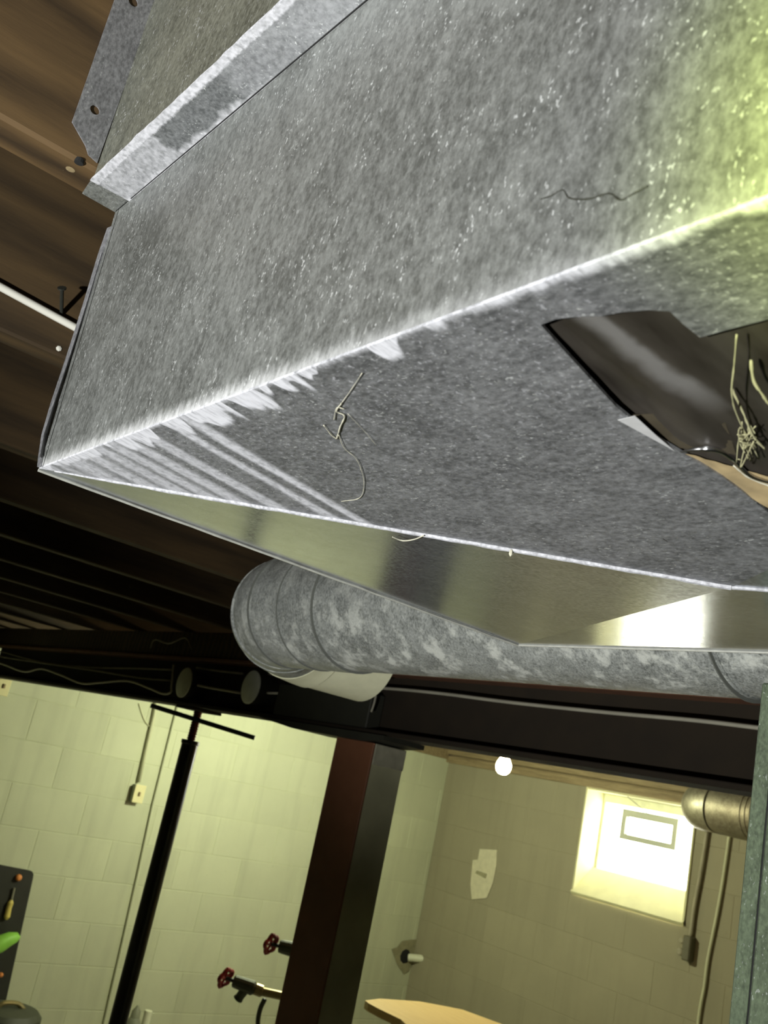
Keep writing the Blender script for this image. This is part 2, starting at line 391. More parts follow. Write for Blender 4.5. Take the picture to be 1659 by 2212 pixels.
mesh_obj('pane', box(BM(), (WX0+.03, yb+.022, -.225), (WX1-.03, yb+.028, .19)), M['glass'], win)
a, b = ony(1352, 1747, yb-.01), ony(1464, 1836, yb-.01)
sash = BM(); x0, x1, z1, z0 = a.x, b.x, .170, -.016; q = .034
box(sash, (x0, yb-.04, z0), (x1, yb-.006, z0+q)); box(sash, (x0, yb-.04, z1-q*1.3), (x1, yb-.006, z1))
box(sash, (x0, yb-.04, z0+q), (x0+q, yb-.006, z1-q*1.3)); box(sash, (x1-q, yb-.04, z0+q), (x1, yb-.006, z1-q*1.3))
mesh_obj('vent_sash', sash, M['vinyl'], win)
mesh_obj('sash_pane', box(BM(), (x0+q, yb-.024, z0+q), (x1-q, yb-.020, z1-q*1.3)), M['glass'], win)
mesh_obj('pull_cord', tube(BM(), [(x0+.10, YW+.02, WZ1-.015), (x0+.2, yb-.035, z1-.01)], .003, 6), M['cabled'], win)

# ================================================================== the big trunk duct
DZ, DTOP, DY, DF, DXL, DXR = .15, .357, .1725, .6415, -.629, .105
CX, CY, CZ = -.262, .4065, .1268               # centre of the cross-broken bottom panel
duct = thing('trunk_duct', 'large galvanised sheet metal trunk duct filling the upper half', 'duct', (CX, (DY+DF)/2, DZ))
TH = .0012
XT = -.648                                     # its left end leans out a little at the top
mesh_obj('side_panel', sheet(BM(), [(XT, DY, DTOP), (.9, DY, DTOP), (.9, DY, DZ+TH), (DXL, DY, DZ+TH)], TH, (0, 1, 0)), M['side'], duct)
mesh_obj('far_panel', sheet(BM(), [(XT, DF, DTOP), (.9, DF, DTOP), (.9, DF, DZ), (DXL, DF, DZ)], TH, (0, -1, 0)), M['bright'], duct)
mesh_obj('end_cap', sheet(BM(), [(XT+.006, DY, DTOP), (XT+.006, DF, DTOP), (DXL+.006, DF, DZ), (DXL+.006, DY, DZ)], TH, (1, 0, 0)), M['pan'], duct)
mesh_obj('top_panel', sheet(BM(), [(XT, DY, DTOP), (.9, DY, DTOP), (.9, DF, DTOP), (XT, DF, DTOP)], TH, (0, 0, -1)), M['inner'], duct)
def nearz(y): return DZ-(y-DY)*(DZ-CZ)/(CY-DY)
# near facet with the torn opening cut out of it
def onnear(x, y):
    d = ray(x, y); n = Vector((0, (DZ-CZ)/(CY-DY), 1)); return d*((DZ+n.y*DY)/d.dot(n))
holepx = [(1168, 702), (1200, 690), (1240, 685), (1300, 683), (1340, 675), (1400, 670), (1447, 673), (1476, 701), (1512, 729), (1585, 709), (1659, 690), (1760, 668), (1900, 700), (1900, 1230), (1760, 1170), (1659, 1107), (1610, 1067), (1560, 1030), (1510, 1000), (1468, 976), (1400, 935), (1330, 878), (1250, 792)]
hole = [onnear(*q) for q in holepx]
outer = [Vector((DXL, DY, 0)), Vector((DXR, DY, 0)), Vector((CX, CY, 0))]
n1 = len(hole)
vv = [Vector((p.x, p.y)) for p in hole] + [Vector((p.x, p.y)) for p in outer]
edges = [(i, (i+1) % n1) for i in range(n1)] + [(n1, n1+1), (n1+1, n1+2), (n1+2, n1)]
rv, re_, rf, *_ = delaunay_2d_cdt(vv, edges, [], 0, 1e-6)
def inside(p, poly):
    c = False
    for i in range(len(poly)):
        a, b = poly[i], poly[i-1]
        if (a.y > p.y) != (b.y > p.y) and p.x < (b.x-a.x)*(p.y-a.y)/(b.y-a.y)+a.x: c = not c
    return c
bm = BM(); nv = [bm.verts.new((q.x, q.y, nearz(q.y))) for q in rv]
for f in rf:
    c = sum((rv[i] for i in f), Vector((0, 0)))/len(f)
    if inside(c, outer) and not inside(c, hole): bm.faces.new([nv[i] for i in f])
ext = bmesh.ops.extrude_face_region(bm, geom=list(bm.faces)); bmesh.ops.translate(bm, verts=[g for g in ext['geom'] if isinstance(g, bmesh.types.BMVert)], vec=(0, 0, TH))
bot = mesh_obj('bottom_panel', bm, M['under'], duct)
C_ = Vector((CX, CY, CZ)); A_ = Vector((DXL, DY, DZ)); B_ = Vector((DXL, DF, DZ)); A2 = Vector((DXR, DY, DZ)); B2 = Vector((DXR, DF, DZ))
for tri in ((A_, B_, C_), (B_, B2, C_), (B2, A2, C_)):
    mesh_obj('bottom_facet', sheet(BM(), tri, TH, (0, 0, 1)), M['bright'], bot)
mesh_obj('bottom_facet', box(BM(), (DXR, DY, DZ), (.9, DF, DZ+TH)), M['under'], bot)
def jig(a, b, n, amp, sag=0):
    out = []
    for i in range(n+1):
        t_ = i/n; p_ = a.lerp(b, t_); out.append(p_+Vector((random.uniform(-amp, amp), random.uniform(-amp, amp), random.uniform(-amp, amp)*.4)))
    return out
rd = [.0006+.0011*min(1, i/12)*random.uniform(.75, 1.1) for i in range(61)]
mesh_obj('crease_ridge', tube(BM(), jig(A_.lerp(C_, .03), C_, 60, .0003), rd, 7), M['dusty'], bot)
mesh_obj('crease_ridge', tube(BM(), jig(C_, C_.lerp(B2, .5), 20, .0003), .0013, 7), M['dusty'], bot)
mesh_obj('end_seam', tube(BM(), jig(A_+Vector((-.001, .0, -.001)), B_+Vector((-.001, 0, -.001)), 24, .0005), .0012, 6), M['edge'], duct)
mesh_obj('far_seam', tube(BM(), jig(B_+Vector((0, .001, -.0005)), B2+Vector((0, .001, -.0005)), 12, .0003), .0012, 6), M['edge'], duct)
# the open drive cleat down the left end
cl = [(XT-.0015, DTOP-.015), (XT-.003, .32), (-.6475, .28), (-.646, .24), (-.6465, .20), (-.6435, .176), (-.634, .158), (DXL, .1505)]
bm = BM(); ring = []
for x, z in cl: ring.append([bm.verts.new((x, DY-.0016, z)), bm.verts.new((x+.0055, DY-.0006, z)), bm.verts.new((x+.0055, DY+.003, z)), bm.verts.new((x, DY+.004, z))])
for a, b in zip(ring, ring[1:]):
    for k in range(4): bm.faces.new((a[k], a[(k+1) % 4], b[(k+1) % 4], b[k]))
bm.faces.new(ring[0]); bm.faces.new(ring[-1])
mesh_obj('drive_cleat', bm, M['flange'], duct)
mesh_obj('cleat_gap', tube(BM(), [(x+.0062, DY-.0006, z) for x, z in cl[1:-1]], [.0002, .0003, .0004, .0005, .0012, .0016], 6), M['gap'], duct)
# wrinkle along the side panel, right of centre
mesh_obj('tear_line', tube(BM(), spline([ony(x, y, DY-.0003) for x, y in [(1168, 430), (1190, 423), (1215, 410), (1230, 428), (1270, 430), (1315, 418), (1340, 432), (1365, 420), (1400, 402)]], 5), [random.uniform(.00012, .0004) for _ in range(41)], 5), M['darkbracket'], duct)

# black plastic seen in the torn opening, with its dusty flap and foil lip
liner = thing('plastic_liner', 'glossy black crumpled plastic bulging in the torn duct opening', 'plastic sheet', onnear(1400, 850))
def quadgrid(bm, a, b, c, d, n, m, amp, sc, seedv):
    g = []
    for j in range(m+1):
        row = []
        for i in range(n+1):
            u, v = i/n, j/m
            p_ = (Vector(a)*(1-u)+Vector(b)*u)*(1-v)+(Vector(d)*(1-u)+Vector(c)*u)*v
            p_ = p_+Vector((0, 0, 1))*amp*(noise.noise(Vector((p_.x*sc+seedv, p_.y*sc*.35, seedv)))*1.0+.4*noise.noise(Vector((p_.x*sc*3, p_.y*sc, seedv))))
            row.append(bm.verts.new(p_))
        g.append(row)
    for j in range(m):
        for i in range(n): bm.faces.new((g[j][i], g[j][i+1], g[j+1][i+1], g[j+1][i]))
    return bm
up = lambda x, y, h: onnear(x, y)*(1+h)
def raised(x, y, h): p_ = onnear(x, y); return p_+Vector((0, 0, h))
bm = BM(); g = []
for j_ in range(57):
    row = []
    for i_ in range(71):
        x_, y_ = -.262+.262*i_/70, .1765+.20*j_/56
        z_ = nearz(y_)+.0032+.0012*math.sin((x_+.2)*95+y_*14)+.0012*noise.noise(Vector((x_*70, y_*16, 3.1)))+.0006*noise.noise(Vector((x_*160, y_*60, 1.1)))+max(0, y_-.255)*.04*noise.noise(Vector((x_*50, y_*50, 5)))
        row.append(bm.verts.new((x_, y_, z_)))
    g.append(row)
for j_ in range(56):
    for i_ in range(70): bm.faces.new((g[j_][i_], g[j_][i_+1], g[j_+1][i_+1], g[j_+1][i_]))
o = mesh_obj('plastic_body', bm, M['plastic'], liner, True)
band = [raised(1450, 668, .004), raised(1480, 690, .004), raised(1640, 880, .006), raised(1600, 880, .006)]
mesh_obj('folded_edge', sheet(BM(), band, .001), plain('grey_plastic_fold', (.16, .155, .13), .35, 0, .3, 60), liner)
bm = quadgrid(BM(), raised(1290, 905, .0016), raised(1560, 915, .0022), raised(1590, 990, .0018), raised(1440, 975, .0008), 24, 10, .0016, 60, 8.2)
mesh_obj('crumpled_fold', bm, plain('brown_plastic_fold', (.06, .05, .034), .3, 0, .5, 60), liner, True)
lip = tube(BM(), spline([raised(1470, 974, -.0004), raised(1510, 972, .0004), raised(1550, 978, .001), raised(1585, 1000, .001), raised(1625, 1030, 0), raised(1700, 1052, 0)], 6), [.0002, .0004, .0006, .0007, .0008, .0009, .0009, .0010, .0014, .0013, .0012, .0012, .0011, .0011, .001, .001, .001, .001, .0009, .0009, .0009, .0008, .0008, .0008, .0007, .0007, .0006, .0006, .0006, .0005, .0005], 8)
mesh_obj('foil_lip', lip, M['foil'], liner, True)
bm = quadgrid(BM(), raised(1478, 982, .0008), raised(1700, 1048, .001), raised(1790, 1180, .0006), raised(1600, 1064, .0005), 20, 8, .0008, 150, 2.2)
mesh_obj('dusty_flap', bm, M['dirtbrown'], liner, True)
mesh_obj('bare_patch', sheet(BM(), [raised(1335, 905, -.0003), raised(1372, 896, -.0003), raised(1420, 940, -.0003), raised(1458, 972, -.0003)], .0002, (0, 0, -1)), plain('bare_metal_patch', (.55, .55, .56), .5, .2, .15, 200), liner)
# dust strands hanging in the opening
def strand(name, label, px, h, r, mat, parent=None):
    pts = spline([raised(x, y, hh) for (x, y), hh in zip(px, h)], 6)
    o = mesh_obj(name, tube(BM(), pts, [r*random.uniform(.35, .8) for _ in pts], 5), mat, parent, True, None if parent else pts[0])
    return o
tag(strand('dust_strand', '', [(1592, 716), (1588, 770), (1584, 830), (1600, 900), (1640, 985)], [-.001, -.003, -.004, -.002, -.001], .0005, M['webyellow']), 'straight yellowish dust strand crossing the torn opening', 'dust strand')
tag(strand('dust_strand', '', [(1622, 778), (1630, 810), (1650, 835), (1668, 862)], [0, -.002, -.003, -.003], .0009, M['webyellow']), 'thick curled pale dust strand at the right edge', 'dust strand')
tag(strand('dust_strand', '', [(1580, 846), (1606, 885), (1628, 930), (1655, 960)], [.001, -.001, -.002, -.002], .0007, M['webyellow']), 'slanting dust strand beside the black plastic', 'dust strand')
cl_ = thing('dust_clump', 'tangled yellowish dust clump hanging in the torn opening', 'dust clump', raised(1620, 960, -.002))
for i in range(9):
    q = [(1605+random.uniform(-14, 30), 930+random.uniform(-25, 55)) for _ in range(4)]
    strand('thread', '', q, [random.uniform(-.005, 0) for _ in q], .0004, M['webyellow'], cl_)
tag(strand('dust_strand', '', [(1585, 1000), (1620, 1022), (1672, 1042)], [-.001, -.002, -.002], .0006, M['web']), 'pale dust strand along the brown flap', 'dust strand')
# cobweb on the underside
cw = thing('cobweb', 'thin dusty cobweb trailing down the duct underside', 'cobweb', onnear(740, 920))
for q, r in (([(783, 802), (758, 840), (738, 868)], .00028), ([(738, 868), (728, 885), (745, 895), (736, 918), (728, 945)], .0006), ([(700, 915), (716, 935), (728, 945)], .0005), ([(732, 935), (745, 965), (768, 985), (780, 1008), (787, 1040), (778, 1072), (738, 1080)], .00035), ([(752, 890), (790, 930), (815, 960)], .00018), ([(745, 880), (728, 878), (722, 905)], .0004)):
    strand('thread', '', q, [-.0008]*len(q), r, M['web'], cw)
cw = thing('cobweb', 'short cobweb loop hanging under the diagonal crease', 'cobweb', onz(880, 1160, .13))
mesh_obj('thread', tube(BM(), spline([onz(x, y, .134) for x, y in [(848, 1160), (870, 1168), (895, 1165), (915, 1157)]], 5), .0004, 5), M['web'], cw)
cw = thing('dust_tuft', 'tiny dust tuft stuck on the diagonal crease', 'dust tuft', onz(1103, 1192, .13))
mesh_obj('tuft', lathe(BM(), onz(1103, 1198, .1295), (0, 0, 1), [(.0003, -.001), (.0011, .0003), (.0009, .0022), (.0003, .003)], 7), M['web'], cw)

# ================================================================== sheet metal panning above the duct
PY, PZ = .151, .36
pan = thing('joist_panning', 'sheet metal panning with nailing flange above the duct', 'sheet metal', (-.45, PY, PZ))
mesh_obj('pan_sheet', sheet(BM(), [(-.651, PY, .362), (-.246, PY, .362), (-.246, PY, JT-.003), (-.651, PY, JT-.003)], TH, (0, 1, 0)), M['pan'], pan)
# nailing flange on the joist face, with real holes
def holed(outline, holes, x, th):
    vs_ = [Vector(p_) for p_ in outline]; ed = [(i, (i+1) % len(vs_)) for i in range(len(vs_))]; polys = []
    for cy_, cz_, r in holes:
        s_ = len(vs_); pl = [Vector((cy_+r*math.cos(a*math.pi/9), cz_+r*math.sin(a*math.pi/9))) for a in range(18)]
        polys.append(pl); vs_ += pl; ed += [(s_+i, s_+(i+1) % 18) for i in range(18)]
    v2, e2, f2, *_ = delaunay_2d_cdt(vs_, ed, [], 0, 1e-7)
    bm = BM(); nn = [bm.verts.new((x, q.x, q.y)) for q in v2]; ol = [Vector(p_) for p_ in outline]
    for f in f2:
        c = sum((v2[i] for i in f), Vector((0, 0)))/len(f)
        if inside(c, ol) and not any(inside(c, pl) for pl in polys): bm.faces.new([nn[i] for i in f])
    ext = bmesh.ops.extrude_face_region(bm, geom=list(bm.faces)); bmesh.ops.translate(bm, verts=[g for g in ext['geom'] if isinstance(g, bmesh.types.BMVert)], vec=(th, 0, 0))
    return bm
mesh_obj('nailing_flange', holed([(.1245, .405), (.1385, .3935), (.1425, .388), (PY-.001, .386), (PY+.002, JT-.003), (.1235, JT-.003)], [(.1365, .4235, .0036), (.1370, .524, .0038)], -.6515, .0012), M['flange'], pan)
mesh_obj('bottom_strip', sheet(BM(), [(-.630, .1445, PZ-.0005), (-.246, .1465, PZ-.0005), (-.246, DY+.0015, PZ-.004), (-.622, DY+.0005, PZ-.004)], .0012, (0, 0, -1)), M['strip'], pan)
mesh_obj('corner_tab', sheet(BM(), [(-.653, .1475, PZ-.0002), (-.625, .1445, PZ-.0002), (-.612, DY, PZ-.0022), (-.650, DY+.001, PZ-.0022)], .001, (0, 0, -1)), M['side'], pan)
mesh_obj('strip_shadow_gap', tube(BM(), [(-.618, DY-.0006, PZ-.0045), (-.25, DY-.0006, PZ-.0045)], .0008, 5), M['gap'], pan)  # black bead drawn for the shadowed gap below the strip's edge
mesh_obj('fold_dust', tube(BM(), [Vector((-.628+.382*i/40, .1450+.0018*i/40, PZ-.0006)) + Vector((0, random.uniform(-.0003, .0003), 0)) for i in range(41)], [.0004+.0007*random.random() for _ in range(41)], 6), M['dusty'], pan)

# nails, old nail holes, white cable on the joists
for (x, y), lab in (((135, 620), 'dark bent nail in the joist above the white cable'),):
    p_ = onx(139, 694, -1.046); q_ = onx(x-1, y+4, -1.022)
    nl = thing('nail', lab, 'nail', p_)
    mesh_obj('shank', tube(BM(), [p_-Vector((.01, 0, 0)), q_], .0022, 8), M['iron'], nl); mesh_obj('nail_head', lathe(BM(), q_, q_-p_, [(.005, 0), (.005, .0015)], 10), M['iron'], nl)
for (x, y), r, mt, lab in (((170, 352), .0034, 'gap', 'empty dark nail hole in the near joist edge'), ((152, 366), .0035, 'sill', 'pale round nail plug in the near joist edge')):
    p_ = onz(x, y, JB); tag(mesh_obj('nail_mark', lathe(BM(), p_, (0, 0, -1), [(r, -.003), (r, .0001), (r*.6, .0002)], 12), M[mt], None, False, p_), lab, 'nail mark')
p_ = onx(127, 753, -1.047); tag(mesh_obj('paint_fleck', lathe(BM(), p_, (1, 0, 0), [(.0035, -.001), (.003, .001), (.001, .0015)], 7), M['wirewhite'], None, False, p_), 'tiny pale paint fleck on the joist below the cable', 'paint fleck')
pts = [onx(x, y, -1.0415) for x, y in [(-300, 455), (-150, 537), (0, 619), (90, 668), (175, 714), (260, 760), (420, 845)]]
tag(mesh_obj('cable', tube(BM(), spline(pts, 4), .0045, 10), M['wirewhite'], None, True, pts[2]), 'white cable running along the side of the second joist', 'cable')

# ================================================================== round duct behind the trunk
PYc, PZc, PR = .885, .257, .097
rp = thing('round_duct', 'round galvanised pipe with an elbow behind the trunk duct', 'duct', (-1.0, PYc, PZc-PR))
ELX, ELR = -1.405, .145            # where the elbow starts, bend radius
def gore(s0, s1, n, r0, r1):
    """a length of the pipe from arc station s0 to s1 (straight for s<0, bending for s>0)"""
    pts, rad = [], []
    for i in range(n+1):
        s = s0+(s1-s0)*i/n
        if s <= 0: p_ = Vector((ELX-s, PYc, PZc))
        elif s <= ELR*math.pi/2: a = s/ELR; p_ = Vector((ELX-ELR*math.sin(a), PYc+ELR*(1-math.cos(a)), PZc-.012*(a/1.57)**2))
        else: p_ = Vector((ELX-ELR, PYc+ELR+(s-ELR*math.pi/2), PZc-.012))
        pts.append(p_); rad.append(r0+(r1-r0)*i/n)
    return pts, rad
Q = ELR*math.pi/2
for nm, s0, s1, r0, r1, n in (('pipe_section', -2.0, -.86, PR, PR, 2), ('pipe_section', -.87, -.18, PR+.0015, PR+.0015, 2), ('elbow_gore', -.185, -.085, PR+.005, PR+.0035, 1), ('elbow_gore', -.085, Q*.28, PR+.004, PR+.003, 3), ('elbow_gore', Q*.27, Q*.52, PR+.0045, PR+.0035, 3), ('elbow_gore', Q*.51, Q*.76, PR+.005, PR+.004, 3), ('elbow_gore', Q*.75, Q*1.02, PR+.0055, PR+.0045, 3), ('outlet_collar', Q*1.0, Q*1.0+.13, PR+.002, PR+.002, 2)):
    pts, rad = gore(s0, s1, n, r0, r1); mesh_obj(nm, tube(BM(), pts, rad, 48), M['creamend' if s1 > Q*.8 else 'pipe'], rp, 'auto')
for s in (-.865, -.185, -.085, .004):
    pts, rad = gore(s-.0007, s+.0007, 2, PR+.0055, PR+.0055); mesh_obj('seam_bead', tube(BM(), pts, rad, 48), M['seam'], rp, 'auto')

# furnace cabinet at the right edge
fy, fx = .60, -.354
fc = thing('furnace_cabinet', 'grey-green sheet metal furnace cabinet along the right edge', 'furnace', (0, fy+.25, FLOOR))
mesh_obj('cabinet_body', box(BM(), (fx, fy+.002, FLOOR), (.35, fy+.16, .118), .002), M['cab'], fc)
mesh_obj('corner_flange', box(BM(), (fx-.0005, fy-.003, FLOOR+.03), (fx+.0105, fy+.004, .118), .0012), M['cab'], fc)
mesh_obj('front_panel', box(BM(), (fx+.0132, fy-.006, FLOOR+.05), (.34, fy+.003, .118), .002), M['cab'], fc)
mesh_obj('panel_gap', box(BM(), (fx+.0105, fy-.001, FLOOR+.05), (fx+.0132, fy+.0025, .118)), M['gap'], fc)

# ================================================================== steel beam, column, jack post
BY0, BY1, BZ0, BZ1 = 1.56, 1.675, .117, .288
beam = thing('steel_beam', 'dark red-brown steel beam crossing under the joists', 'beam', (-2, (BY0+BY1)/2, BZ0))
ym = (BY0+BY1)/2
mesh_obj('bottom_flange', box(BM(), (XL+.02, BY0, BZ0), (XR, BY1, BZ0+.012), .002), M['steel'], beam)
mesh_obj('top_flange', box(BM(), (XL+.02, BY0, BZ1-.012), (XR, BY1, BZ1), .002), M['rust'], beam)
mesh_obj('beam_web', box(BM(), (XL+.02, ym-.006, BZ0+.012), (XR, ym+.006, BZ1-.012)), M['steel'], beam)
mesh_obj('nailer', box(BM(), (XL+.02, BY0+.01, BZ1), (XR, BY1-.01, JB), .002), M['joist'], beam)
br = thing('beam_saddle', 'dark saddle block clamped to the beam over the column', 'bracket', (-2.27, ym, .095))
mesh_obj('saddle_plate', sheet(BM(), [(-2.535, BY0-.012, .1145), (-2.36, BY0-.012, .099), (-2.02, BY0-.012, .0955), (-1.93, BY0-.012, .1055), (-1.93, BY0-.012, .117), (-2.535, BY0-.012, .117)], .14, (0, 1, 0)), M['darkbracket'], br)
mesh_obj('saddle_block', box(BM(), (-2.50, BY0+.004, .130), (-2.035, ym-.007, .225), .003), M['darkbracket'], br)
cm = thing('support_column', 'square support column, red-brown front and grey-green side', 'column', (-2.06, 1.615, FLOOR))
mesh_obj('front_face', box(BM(), (-2.145, 1.56, FLOOR+.012), (-1.98, 1.566, .0955), .001), M['redcol'], cm)
mesh_obj('column_core', box(BM(), (-2.140, 1.566, FLOOR+.012), (-1.982, 1.673, .0955), .002), M['greycol'], cm)
mesh_obj('cap_block', box(BM(), (-2.139, 1.568, .042), (-1.9795, 1.6745, .0955), .002), plain('mortar_cap', (.40, .38, .28), .9, 0, .4, 30), cm)
mesh_obj('base_plate', box(BM(), (-2.20, 1.52, FLOOR), (-1.92, 1.72, FLOOR+.012), .002), M['darkbracket'], cm)
px_, py_ = -3.064, 1.617
jp = thing('jack_post', 'black adjustable jack post with red screw and cross bar', 'jack post', (px_, py_, FLOOR))
tilt = lambda z: Vector((px_+.0*(z), py_, z))
mesh_obj('upper_tube', lathe(BM(), tilt(-.98), (0, 0, 1), [(.029, 0), (.029, .972), (.032, .975), (.032, .986), (.016, .987)], 24), M['black'], jp, 'auto')
mesh_obj('lower_tube', lathe(BM(), tilt(FLOOR+.01), (0, 0, 1), [(.036, 0), (.036, .78), (.033, .785)], 24), M['black'], jp, 'auto')
mesh_obj('collar', lathe(BM(), tilt(-1.03), (0, 0, 1), [(.036, 0), (.040, .004), (.040, .022), (.036, .026)], 24), M['black'], jp, 'auto')
mesh_obj('lock_pin', tube(BM(), [tilt(-1.02)+R0*-.062, tilt(-1.02)+R0*.06], .007, 8), M['iron'], jp)
mesh_obj('jack_screw', lathe(BM(), tilt(.0), (0, 0, 1), [v for i in range(12) for v in ((.013, i*.0088), (.0155, i*.0088+.004))] + [(.014, .1065)], 14), M['darkred'], jp)
mesh_obj('top_plate', box(BM(), (px_-.07, py_-.055, .107), (px_+.07, py_+.055, .117), .002), M['steel'], jp)
dsc = tilt(.066).dot(FW)
mesh_obj('cross_bar', tube(BM(), [dep(326, 1524, dsc-.02), dep(550, 1594, dsc-.02)], .0085, 10), M['iron'], jp)
mesh_obj('foot_plate', box(BM(), (px_-.09, py_-.09, FLOOR), (px_+.09, py_+.09, FLOOR+.01), .002), M['black'], jp)
# junction boxes on the beam web
for x, y, lab in ((397, 1474, 'round junction box with pale cover, left of the pair on the beam'), (541, 1484, 'round junction box with pale cover, nearer the round duct')):
    c = ony(x, y, BY0-.02); jb = thing('junction_box', lab, 'junction box', c, 'round junction boxes on the beam')
    mesh_obj('box_body', lathe(BM(), c, (0, 1, 0), [(.050, .003), (.050, ym-.007-c.y)], 24), M['darkbracket'], jb, 'auto')
    mesh_obj('cover', lathe(BM(), c, (0, 1, 0), [(.050, -.002), (.053, 0), (.053, .003)], 28), M['cover'], jb, 'auto')
# cables along the beam
def cable(px, Y, r, mat, lab):
    pts = [ony(x, y, Y) for x, y in px]
    return tag(mesh_obj('cable', tube(BM(), spline(pts, 6), r, 7), mat, None, True, pts[len(pts)//2]), lab, 'cable')
cable([(-60, 1415), (6, 1435), (40, 1448), (60, 1451), (90, 1445), (130, 1458), (175, 1476), (215, 1475), (275, 1471), (320, 1486), (350, 1498), (368, 1496), (371, 1480), (375, 1436)], BY0-.006, .0042, M['cable'], 'wavy pale cable sagging along the beam to the left box')
cable([(-60, 1395), (0, 1407), (80, 1428), (180, 1441), (300, 1444), (372, 1447)], BY0+.03, .0038, M['cabled'], 'upper dull cable running straight along the beam web')
cable([(-60, 1402), (0, 1418), (90, 1432), (200, 1448), (300, 1464), (368, 1470)], BY0+.02, .0038, M['cabled'], 'middle dull cable slanting along the beam web')
cable([(425, 1442), (470, 1449), (525, 1455)], BY0+.03, .0038, M['cabled'], 'upper short cable between the two round boxes')
cable([(425, 1480), (460, 1487), (520, 1497)], BY0+.01, .0042, M['cable'], 'lower short cable between the two round boxes')
cable([(580, 1456), (620, 1464), (668, 1473)], BY0+.03, .0038, M['cabled'], 'upper cable leaving the right-hand round box')
cable([(578, 1497), (610, 1498), (650, 1502)], BY0+.01, .0042, M['cable'], 'lower cable leaving the right-hand round box')
cable([(770, 1483), (860, 1489), (960, 1499), (1100, 1517), (1300, 1538), (1500, 1556), (1660, 1575)], BY0-.004, .0042, M['cabled'], 'long dull cable along the beam below the round duct')
cable([(812, 1502), (808, 1520), (802, 1538)], BY0+.0, .003, M['cabled'], 'short cable end hanging beside the saddle block')
cable([(325, 1400), (335, 1382), (365, 1390), (400, 1378), (415, 1402)], BY0-.01, .003, M['cabled'], 'thin looped cable on top of the beam')
tw = ony(812, 1465, BY0-.02); tg = thing('wire_tangle', 'small tangle of rusty wire beside the pipe elbow', 'wire', tw)
for i in range(4):
    q = [ony(808+random.uniform(-12, 20), 1466+random.uniform(-14, 16), BY0-.02-random.random()*.03) for _ in range(4)]
    mesh_obj('wire', tube(BM(), spline(q, 5), .0018, 5), M['rust'], tg)

# ================================================================== beyond the beam
def bulb(name, lab, c, mat):
    b = thing(name, lab, 'light bulb', c)
    mesh_obj('glass', lathe(BM(), c, (0, 0, 1), [(.001, -.034), (.016, -.031), (.027, -.020), (.0315, -.003), (.029, .013), (.021, .028), (.015, .040), (.0135, .046)], 24), mat, b, True)
    mesh_obj('screw_base', lathe(BM(), c, (0, 0, 1), [(.0135, .046), (.0135, .062)], 16), M['shaft'], b)
    mesh_obj('lampholder', lathe(BM(), c, (0, 0, 1), [(.02, .052), (.022, .058), (.03, JB-c[2]-.016), (.055, JB-c[2]-.012), (.055, JB-c[2])], 24), M['porcelain'], b, 'auto')
    return b
bulb('light_bulb', 'glowing bare bulb hanging below the joists near the window wall', ony(1088, 1655, 2.90), M['bulb'])
bulb('light_bulb', 'added lit bulb hidden behind the beam to brighten the left wall', Vector((-4.087, 3.1, .275)), M['added_bulb'])  # unseen bulb added to light the left block wall
# flue pipe by the window
fl = thing('vent_pipe', 'silver round vent pipe with elbow beside the window', 'vent pipe', ony(1560, 1750, 4.3))
fc_ = ony(1560, 1748, 4.3); FR = .112
def seg(nm, pts, r): mesh_obj(nm, tube(BM(), pts, r, 32), M['pipe2'], fl, 'auto')
M['pipe2'] = galv('bright_vent_pipe', (.30, .27, .19), (.52, .48, .36), rough=.5, metal=.8, fleck=.1)
xs = ony(1500, 1735, 4.3).x+FR+.02
seg('pipe_section', [(xs, 4.3, fc_.z), (xs+1.2, 4.3, fc_.z)], FR)
arc = [Vector((xs-.13*math.sin(a), 4.3+.13*(1-math.cos(a)), fc_.z)) for a in [i*math.pi/2/8 for i in range(9)]]
seg('pipe_elbow', arc, FR+.003)
seg('wall_leg', [(xs-.13, 4.43, fc_.z), (xs-.13, YW-.035, fc_.z)], FR)
for dx in (.18, .205, .23): seg('rib', [(xs+dx-.004, 4.3, fc_.z), (xs+dx, 4.3, fc_.z), (xs+dx+.004, 4.3, fc_.z)], [FR, FR+.003, FR])
# conduits and box on the window wall
def wallpipe(name, px, r, mat, lab, cat):
    pts = [ony(x, y, YW-.004-r) for x, y in px]
    return tag(mesh_obj(name, tube(BM(), spline(pts, 4), r, 10), mat, None, True, pts[-1]), lab, cat)
wallpipe('conduit', [(1530, 1780), (1515, 1880), (1500, 1960), (1491, 2030)], .013, M['conduit2'], 'painted conduit dropping from the window corner to a small box', 'conduit')
wallpipe('conduit', [(1580, 1770), (1568, 1860), (1552, 1960), (1530, 2070), (1522, 2130), (1512, 2185), (1498, 2300)], .010, M['conduit'], 'thin pale conduit right of the window, reaching the bottom', 'conduit')
c = ony(1485, 2048, YW-.03); bx = thing('conduit_box', 'small brown box at the end of the conduit below the window', 'electrical box', c)
mesh_obj('box_body', box(BM(), c+Vector((-.02, -.025, -.065)), c+Vector((.03, .0275, .065)), .006), plain('brown_box', (.13, .12, .075), .6), bx)
mesh_obj('knob', lathe(BM(), c+Vector((-.035, -.005, -.03)), (0, -1, 0), [(.02, -.03), (.02, .015), (.012, .02)], 12), M['conduit2'], bx)
mesh_obj('knob', lathe(BM(), c+Vector((-.032, -.005, .03)), (0, -1, 0), [(.016, -.03), (.016, .012), (.01, .016)], 12), M['conduit2'], bx)
